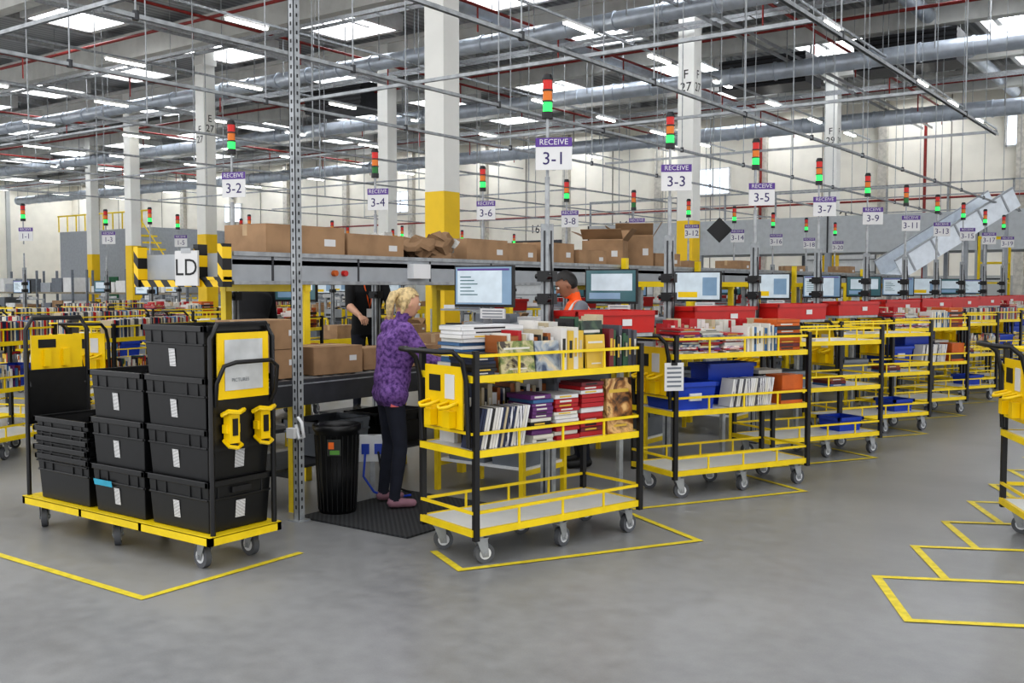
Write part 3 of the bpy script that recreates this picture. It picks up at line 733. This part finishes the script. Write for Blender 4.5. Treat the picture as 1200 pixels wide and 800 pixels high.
for X_ in (-14.9,-22.0,-28.6):
    for i in range(9):
        y=13.2+1.9*i; kk=R2.choice((0,1,2,3))
        if kk in (1,3):
            cbx(kk,X_,y,0,0.05); cbx(kk,X_,y,0.23 if kk==1 else 0.27,0); cbx(R2.choice((0,2)),X_,y,0.46 if kk==1 else 0.54,0.1)
        else: cbx(kk,X_,y,0,R2.uniform(0,0.5))
for (x,y0,y1,z) in ((-12.0,9,30,0.85),(-20.3,12.8,40,1.0),(-27,14,40,0.9)):
    b=MB()
    for s in (-0.35,0.35): b.box(x+s-0.03,x+s+0.03,y0,y1,z-0.12,z,YEL)
    b.box(x-0.33,x+0.33,y0,y1,z-0.06,z-0.02,BEL)
    for y in range(int(y0)+1,int(y1),2):
        for s in (-0.35,0.35): b.box(x+s-0.03,x+s+0.03,y-0.03,y+0.03,0,z-0.1,YEL)
    b.obj('belt_conveyor')
    for i in range(10): cbx(R2.choice((1,4)),x,y0+1+i*1.8,z-0.015,1.57)
b=MB()
GM=[CRD,GRYP,WHP,GRYB]
for x in range(-60,-38,5):
    for yy in (30.5,31.7):
        for xx in (x,x+3.6): b.box(xx-0.05,xx+0.05,yy-0.05,yy+0.05,0,2.6,M('rack_grey',(120,126,134),0.5))
    for z in (0.2,1.3):
        b.box(x,x+3.6,30.5,31.7,z,z+0.1,M('rack_beam',(150,140,120),0.5))
        for i in range(3): b.box(x+0.2+i*1.15,x+1.2+i*1.15,30.6,31.6,z+0.1,z+R2.uniform(0.4,0.9),R2.choice(GM))
b.obj('pallet_rack')
b=MB()
b.box(-62,-52,36,42,0,5.2,GRYP); b.box(-57,-55.6,35.94,36,0,2.3,M('green_door',(30,110,70),0.5)); b.box(-54.5,-53.6,35.94,36,2.5,5,M('green_sign',(30,130,80),0.5))
for i in range(12): b.box(-52+0.4*i,-51.6+0.4*i,35,36,4.6-0.4*i,4.7-0.4*i,YEL)
b.tube([(-52,35,5.8),(-47.2,35,1.2)],0.04,YEL); b.tube([(-62,35.9,6.2),(-52,35.9,6.2)],0.05,YEL)
for i in range(10): b.box(-62+i,-61.94+i,35.9,35.96,5.2,6.2,YEL)
b.obj('office_cabin_with_stairs')
b=MB()
b.box(-22,8,36,36.2,2.9,4.2,M('mezz_fascia',(190,195,198),0.5,var=0.04)); b.box(-22,8,36.2,38.8,2.9,3.1,GRYP)
for x in range(-22,9,5): b.box(x-0.1,x+0.1,36,36.2,0,2.9,GRYP); b.box(x-0.02,x+0.02,35.95,36,2.9,4.2,DGRY)
for x in range(-22,9,2): b.box(x-0.03,x+0.03,36.1,36.16,4.2,5.2,GALV)
b.box(-22,8,36.1,36.16,5.15,5.2,GALV); b.box(-22,8,36.1,36.16,4.75,4.79,GALV)
b.obj('mezzanine_platform')
b=MB()
p0=Vector((-5.3,31.0,3.95)); p1=Vector((-7.7,28.5,1.95)); d=(p0-p1).normalized(); side=Vector((d.y,-d.x,0)).normalized(); up=d.cross(side)
if up.z<0: up=-up
CH=M('chute_steel',(218,225,232),0.3,0.1,var=0.05)
rot=Matrix((d,side,up)).transposed(); L=(p0-p1).length; c=(p0+p1)/2
b.cb(c,(L,1.0,0.05),CH,rot)
for s in (-1,1): b.cb(c+side*s*0.5+up*0.22,(L,0.04,0.55),CH,rot); b.cb(c+side*s*0.52+up*0.5,(L,0.06,0.05),GRYP,rot)
for i in range(5): b.cb(p1+(p0-p1)*(i+0.5)/5+side*0.53+up*0.22,(0.05,0.02,0.5),GRYP,rot); b.cb(p1+(p0-p1)*(i+0.5)/5-side*0.53+up*0.22,(0.05,0.02,0.5),GRYP,rot)
for t in (0.2,0.55,0.9):
    q=p1+(p0-p1)*t
    for s in (-0.45,0.45): b.box(q.x+side.x*s-0.05,q.x+side.x*s+0.05,q.y+side.y*s-0.05,q.y+side.y*s+0.05,0,q.z,GRYP)
b.obj('parcel_chute')
b=MB()
TX0,TX1,TY0,TY1=-6.35,-5.65,32.8,33.6
for x in (TX0,TX1):
    for y in (TY0,TY1): b.box(x-0.035,x+0.035,y-0.035,y+0.035,0,3.2,YEL)
for z in (0.6,1.2,1.8,2.4,3.15):
    for y in (TY0,TY1): b.box(TX0,TX1,y-0.025,y+0.025,z-0.025,z+0.025,YEL)
    for x in (TX0,TX1): b.box(x-0.025,x+0.025,TY0,TY1,z-0.025,z+0.025,YEL)
b.box(TX0,TX1,TY0,TY1,1.9,1.94,DGRY)
b.obj('access_tower')
b=MB()
b.add([(0,0,0.25),(0.25,0,0),(0,0,-0.25),(-0.25,0,0),(0,0.02,0.25),(0.25,0.02,0),(0,0.02,-0.25),(-0.25,0.02,0)],[(3,2,1,0),(4,5,6,7),(0,1,5,4),(1,2,6,5),(2,3,7,6),(3,0,4,7)],BLK)
b.cyl((0,0.01,0.25),(0,0.01,8),0.008,STL,n=5)
b.obj('hanging_marker',(-8.35,18.6,2.8),0.5)
b=MB(); b.box(-0.12,0.12,-0.05,0.05,0.3,0.5,LGRY); b.box(-0.08,-0.02,-0.06,-0.05,0.36,0.44,BLUP); b.box(0.02,0.08,-0.06,-0.05,0.36,0.44,BLUP)
b.box(-0.02,0.02,0.0,0.03,0,0.5,STL)
b.tube([(-0.05,-0.06,0.38),(-0.06,-0.14,0.2),(0.02,-0.15,0.08),(0.15,-0.1,0.02),(0.3,0.0,0.02)],0.01,BLUP,6)
b.tube([(0.05,-0.06,0.38),(0.08,-0.12,0.2),(0.2,-0.1,0.1),(0.3,0.05,0.03)],0.009,BLK,6)
b.obj('power_outlet_box',(-5.5,5.75,0.014),0.7)

# ---------------------------------------------------------------- people
SKIN=M('skin',(206,160,134),0.55,var=0.04); SKIN2=M('skin_tan',(160,114,90),0.55,var=0.04)
HOOD=M('hoodie_purple_pattern',(122,88,152),0.85,scale=38,col2=(66,38,96),detail=4,bump=0.3)
JEAN=M('jeans_navy',(30,34,48),0.85,scale=12,bump=0.2); BLKC=M('black_tshirt',(17,17,20),0.85,scale=10,bump=0.2)
GRYS=M('grey_sleeve',(120,124,132),0.85,scale=10); VEST=M('hivis_orange',(240,96,30),0.7,var=0.05,emit=0.05); REFL=M('reflective_band',(205,208,210),0.35,var=0.03)
SHOE=M('sneaker_grey_pink',(150,112,125),0.7); SHOEB=M('black_shoe',(20,20,20),0.5)
BLOND=M('hair_blond',(208,184,136),0.55,scale=40,var=0.25,bump=0.4); DARKH=M('hair_dark',(26,22,20),0.5,scale=40,bump=0.4)
EYEW=M('eye_white',(230,228,224),0.3); EYED=M('eye_dark',(30,22,18),0.2); LIP=M('lips',(165,90,85),0.5)
PINK=M('phone_pink',(230,120,120),0.4); LANY=M('lanyard_orange',(240,100,20),0.5)
def rl(a,b2,t): return a+(b2-a)*t
def person(name,loc,yaw,H,lean,lh,rh,top,bottom,skin,hairm,shoe,sleeve=None,female=False,head_pitch=0.3,head_yaw=0,style='',short=False,stance=0.11,bulk=1.0):
    s=H/1.75; sleeve=sleeve or top
    prims=[]
    g=MB(); 
    hipz=0.92*s; piv=Vector((0,0,hipz)); RL=Matrix.Rotation(-lean,3,'X')
    U=lambda x,y,z: piv+RL@(Vector((x,y,z))*s-piv)
    def cap(a,b_,ra,rb,key,flat=1.0):
        a=Vector(a);b_=Vector(b_);d=(b_-a).normalized(); pts=[];rs=[]
        for t in (-0.98,-0.7,-0.35): pts.append(a+d*ra*t); rs.append(ra*math.sqrt(1-t*t))
        for t in (0,0.25,0.5,0.75,1): pts.append(a+(b_-a)*t); rs.append(rl(ra,rb,t))
        for t in (0.35,0.7,0.98): pts.append(b_+d*rb*t); rs.append(rb*math.sqrt(1-t*t))
        g.tube(pts,0,skin,12,rs); prims.append((a,b_,ra,rb,key))
    def loft(rings,key,mtx=None):
        n=20; V=[];F=[]
        for c,rx,ry,c3 in rings:
            for k in range(n):
                t=2*math.pi*k/n; V.append(c+(c3@Vector((rx*math.copysign(abs(math.cos(t))**0.85,math.cos(t)),ry*math.copysign(abs(math.sin(t))**0.85,math.sin(t)),0))))
        for i in range(len(rings)-1):
            for k in range(n): F.append((i*n+k,i*n+(k+1)%n,(i+1)*n+(k+1)%n,(i+1)*n+k))
        F.append(tuple(reversed(range(n)))); F.append(tuple((len(rings)-1)*n+k for k in range(n)))
        g.add(V,F,skin,True)
        for i in range(len(rings)-1): prims.append((rings[i][0],rings[i+1][0],rings[i][1]*0.8,rings[i+1][1]*0.8,key))
    w=(0.92 if female else 1.0)*bulk
    tor=[(0.84,0.165 if female else 0.155,0.115),(0.93,0.175 if female else 0.165,0.125),(1.02,0.15*w,0.115*bulk),(1.10,0.14*w,0.108*bulk),(1.22,0.16*w,0.12*bulk),(1.33,0.178*w,0.125*bulk),(1.41,0.165*w,0.10),(1.46,0.10*w,0.07)]
    I3=Matrix.Identity(3); rings=[]
    for z,rx,ry in tor:
        if z<0.93: rings.append((Vector((0,0,z*s)),rx*s,ry*s,I3))
        else: rings.append((U(0,0,z),rx*s,ry*s,RL))
    loft(rings,'torso')
    sh=0.185*(0.92 if female else 1)
    cap(U(0,0,1.43),U(0,0.015,1.54),0.056*s,0.052*s,'skin')
    HB={}
    for sg,hand in ((-1,lh),(1,rh)):
        S=U(sg*sh,0,1.415); Hd=Vector(hand); la,lf=0.29*s,0.25*s
        d=Hd-S; D=min(d.length,(la+lf)*0.98); dn=d.normalized(); Hd=S+dn*D
        x=(la*la-lf*lf+D*D)/(2*D); hh=math.sqrt(max(la*la-x*x,0))
        pole=Vector((sg*0.6,-0.35,-1)); pole=(pole-dn*pole.dot(dn)).normalized(); E=S+dn*x+pole*hh
        cap(U(sg*0.08,0,1.41),S,0.07*s,0.062*s,'torso')
        cap(S,E,0.055*s*bulk,0.044*s*bulk,'sleeve')
        cap(E,Hd,0.043*s*bulk,0.029*s,'skin' if short else 'sleeve'); HB[sg]=(Hd,(Hd-E).normalized())
    for sg in (-1,1):
        hp=Vector((sg*0.09*s,0,0.88*s)); kn=Vector((sg*(stance*0.95)*s,0.035*s,0.49*s)); an=Vector((sg*stance*s,-0.02*s,0.085*s))
        cap(hp,kn,0.09*s,0.06*s,'leg'); cap(kn,kn+(an-kn)*0.35,0.059*s,0.058*s,'leg'); cap(kn+(an-kn)*0.35,an,0.058*s,0.044*s,'leg')
        cap(an+Vector((0,-0.02*s,-0.035*s)),an+Vector((sg*0.01,0.15*s,-0.05*s)),0.042*s,0.034*s,'shoe')
    HM=Matrix.Rotation(head_yaw,3,'Z')@Matrix.Rotation(-lean-head_pitch,3,'X')
    nb=U(0,0.015,1.53); hc=nb+HM@(Vector((0,0.02,0.105))*s)
    P=lambda x,y,z: hc+HM@(Vector((x,y,z))*s)
    g.sphere(hc,(0.074*s,0.093*s,0.112*s),skin,16,HM); prims.append((hc,P(0,0,0.02),0.09*s,0.09*s,'skin'))
    g.sphere(P(0,0.028,-0.055),(0.054*s,0.062*s,0.06*s),skin,14,HM); prims.append((P(0,0.02,-0.05),P(0,0.03,-0.06),0.06*s,0.06*s,'skin'))
    cap(P(0,0.09,0.012),P(0,0.105,-0.018),0.009*s,0.014*s,'skin')
    for sg in (-1,1): g.sphere(P(sg*0.076,-0.005,-0.005),(0.01*s,0.018*s,0.03*s),skin,8,HM)
    if style=='hood':
        cap(U(-0.09,-0.06,1.45),U(0,-0.10,1.42),0.045*s,0.055*s,'torso'); cap(U(0.09,-0.06,1.45),U(0,-0.10,1.42),0.045*s,0.055*s,'torso')
        cap(U(-0.1,0.0,0.9),U(0.1,0.0,0.9),0.12*s,0.12*s,'torso')
    me=g.mesh(name+'_raw'); ob=bpy.data.objects.new('raw',me); COL.objects.link(ob)
    r=ob.modifiers.new('r','REMESH'); r.mode='VOXEL'; r.voxel_size=0.011
    sm=ob.modifiers.new('s','SMOOTH'); sm.factor=0.5; sm.iterations=4
    bpy.context.view_layer.update()
    m2=bpy.data.meshes.new_from_object(ob.evaluated_get(bpy.context.evaluated_depsgraph_get()))
    bpy.data.objects.remove(ob)
    body=MB(); ms={'torso':top,'sleeve':sleeve,'leg':bottom,'shoe':shoe,'skin':skin}
    V=[v.co.copy() for v in m2.vertices]; body.v=[tuple(v) for v in V]
    pr=[(a,b_-a,(b_-a).length_squared or 1e-9,ra,rb,key) for a,b_,ra,rb,key in prims]
    for p in m2.polygons:
        c=p.center; best=1e9;bk='skin'
        for a,dv,l2,ra,rb,key in pr:
            t=max(0,min(1,(c-a).dot(dv)/l2)); q=(c-a-dv*t).length-rl(ra,rb,t)
            if q<best: best=q;bk=key
        if bk=='leg' and c.z>0.86*s: bk='torso'
        if bk=='torso' and c.z<0.80*s: bk='leg'
        mm=ms[bk]
        if style=='vest' and bk=='torso':
            lz=(RL.transposed()@(c-piv)+piv).z/s; lx=(RL.transposed()@(c-piv)).x/s
            if 0.98<lz<1.03 or 1.12<lz<1.17: mm=REFL
            elif lz>1.17 and 0.09<abs(lx)<0.13: mm=REFL
            elif abs(lx)>0.17 and lz>1.3: mm=sleeve
        body.f.append(tuple(p.vertices)); body.m.append(body.mi(mm)); body.sm.append(True)
    for sg in (-1,1):
        body.sphere(P(sg*0.03,0.082,0.012),0.0125*s,EYEW,8,HM); body.sphere(P(sg*0.03,0.091,0.011),0.0065*s,EYED,8,HM)
        body.tube([P(sg*0.014,0.091,0.034),P(sg*0.03,0.090,0.038),P(sg*0.048,0.078,0.033)],0.004*s,hairm,6)
    body.tube([P(-0.022,0.083,-0.056),P(-0.008,0.092,-0.054),P(0.008,0.092,-0.054),P(0.022,0.083,-0.056)],0.005*s,LIP,6)
    body.sphere(P(0,-0.012,0.02),(0.084*s,0.1*s,0.108*s),hairm,20,HM,keep=lambda q:(q.y<0.015*s and q.z>-0.075*s) or q.z>0.052*s)
    if style=='hood':
        body.sphere(P(0,-0.08,0.06),(0.045*s,0.04*s,0.045*s),hairm,12,HM)
        body.tube([P(0,-0.09,0.06),P(0.01,-0.14,0.03),P(0.015,-0.15,-0.04),P(0.01,-0.135,-0.12),P(0,-0.12,-0.17)],0,hairm,10,[0.03*s,0.036*s,0.036*s,0.026*s,0.008*s])
        for a in (-0.06,0.06): body.tube([P(a,-0.05,0.02),P(a*1.1,-0.05,-0.05),P(a,-0.05,-0.1)],0,hairm,8,[0.03*s,0.026*s,0.01*s])
        body.cb(Vector((0.165,-0.02,0.86*s)),(0.02,0.06,0.1),PINK)
    if style=='lanyard':
        body.tube([U(-0.06,0.06,1.47),U(-0.05,0.12,1.38),U(-0.02,0.13,1.25),U(0,0.125,1.15),U(0.02,0.13,1.25),U(0.05,0.12,1.38),U(0.06,0.06,1.47)],0.009,LANY,6); body.cb(U(0,0.13,1.1),(0.07,0.008,0.1),WHT)
    for sg in (-1,1):
        Wp,dr=HB[sg]; dr=(dr+Vector((0,0,-0.1))).normalized(); side=Vector((1,0,0))-dr*dr.x; side.normalize(); upv=side.cross(dr); 
        if upv.z<0: upv=-upv
        V=[];F=[];n=12
        secs=((-0.02,0.022,0.018),(0.015,0.03,0.017),(0.05,0.041,0.015),(0.085,0.042,0.012),(0.095,0.036,0.008))
        for t,a,c in secs:
            for k in range(n):
                an=2*math.pi*k/n; V.append(Wp+dr*t*s+side*a*s*math.cos(an)+upv*c*s*math.sin(an))
        for i in range(len(secs)-1):
            for k in range(n): F.append((i*n+k,i*n+(k+1)%n,(i+1)*n+(k+1)%n,(i+1)*n+k))
        F+=[tuple(reversed(range(n))),tuple(4*n+k for k in range(n))]
        body.add(V,F,skin,True)
        for j,(o,L) in enumerate(((-0.03,0.062),(-0.010,0.075),(0.011,0.07),(0.031,0.055))):
            p=Wp+(dr*0.08+side*o)*s; pts=[p]; a=0.25+0.05*j
            for q,fr in enumerate((0.45,0.3,0.25)):
                dd=dr*math.cos(a)-upv*math.sin(a); p=p+dd*L*fr*s; pts.append(p.copy()); a+=0.35
            body.tube(pts,0,skin,8,[0.0095*s,0.009*s,0.0082*s,0.006*s])
        t0=Wp+(dr*0.025-side*sg*0.026)*s
        body.tube([t0,t0+(dr*0.022-side*sg*0.026-upv*0.008)*s,t0+(dr*0.05-side*sg*0.032-upv*0.016)*s,t0+(dr*0.068-side*sg*0.028-upv*0.022)*s],0,skin,8,[0.014*s,0.0115*s,0.0098*s,0.0065*s])
    return body.obj(name,loc,yaw)
person('woman_worker',(-5.22,5.66,0.014),math.radians(-30),1.67,0.15,(-0.16,0.45,1.06),(0.2,0.44,1.08),HOOD,JEAN,SKIN,BLOND,SHOE,female=True,head_pitch=0.12,style='hood',stance=0.15,bulk=1.25)
person('man_in_safety_vest',(-4.97,8.0,0),math.radians(135),1.85,0.08,(-0.16,0.42,1.12),(0.16,0.42,1.12),VEST,JEAN,SKIN2,DARKH,SHOEB,sleeve=GRYS,head_pitch=0.45,style='vest',bulk=1.1)
b=MB(); b.box(-0.4,0.4,-0.4,0.3,0.16,0.2,DGRY)
for x in (-0.36,0.36):
    for y in (-0.35,0.25): b.box(x-0.03,x+0.03,y-0.03,y+0.03,0,0.16,YEL)
ST=b.mesh('step_platform'); put(ST,'step_platform',(-8.45,8.75,0)); put(ST,'step_platform',(-8.45,6.95,0))
person('man_in_black_shirt',(-8.4,8.7,0.2),math.radians(-122),1.88,0.05,(-0.18,0.42,1.15),(0.18,0.42,1.15),BLKC,JEAN,SKIN,DARKH,SHOEB,short=True,head_pitch=0.3,style='lanyard',bulk=1.1)
person('man_bending_over',(-8.4,6.95,0.2),math.radians(50),1.85,0.6,(-0.22,0.62,0.85),(0.22,0.62,0.85),BLKC,JEAN,SKIN,DARKH,SHOEB,head_pitch=0.6,bulk=1.3)

# ---------------------------------------------------------------- world & camera
w=bpy.data.worlds.new('World'); sc.world=w; w.use_nodes=True
w.node_tree.nodes['Background'].inputs['Color'].default_value=(0.98,0.985,1.0,1); w.node_tree.nodes['Background'].inputs['Strength'].default_value=1.5
cam=bpy.data.cameras.new('camera'); co=bpy.data.objects.new('camera',cam); COL.objects.link(co)
cam.sensor_width=36; cam.lens=35.4; cam.clip_end=300
co.location=(0,0,1.68); co.rotation_euler=(math.radians(90-3.1),0,math.radians(35.77)); sc.camera=co
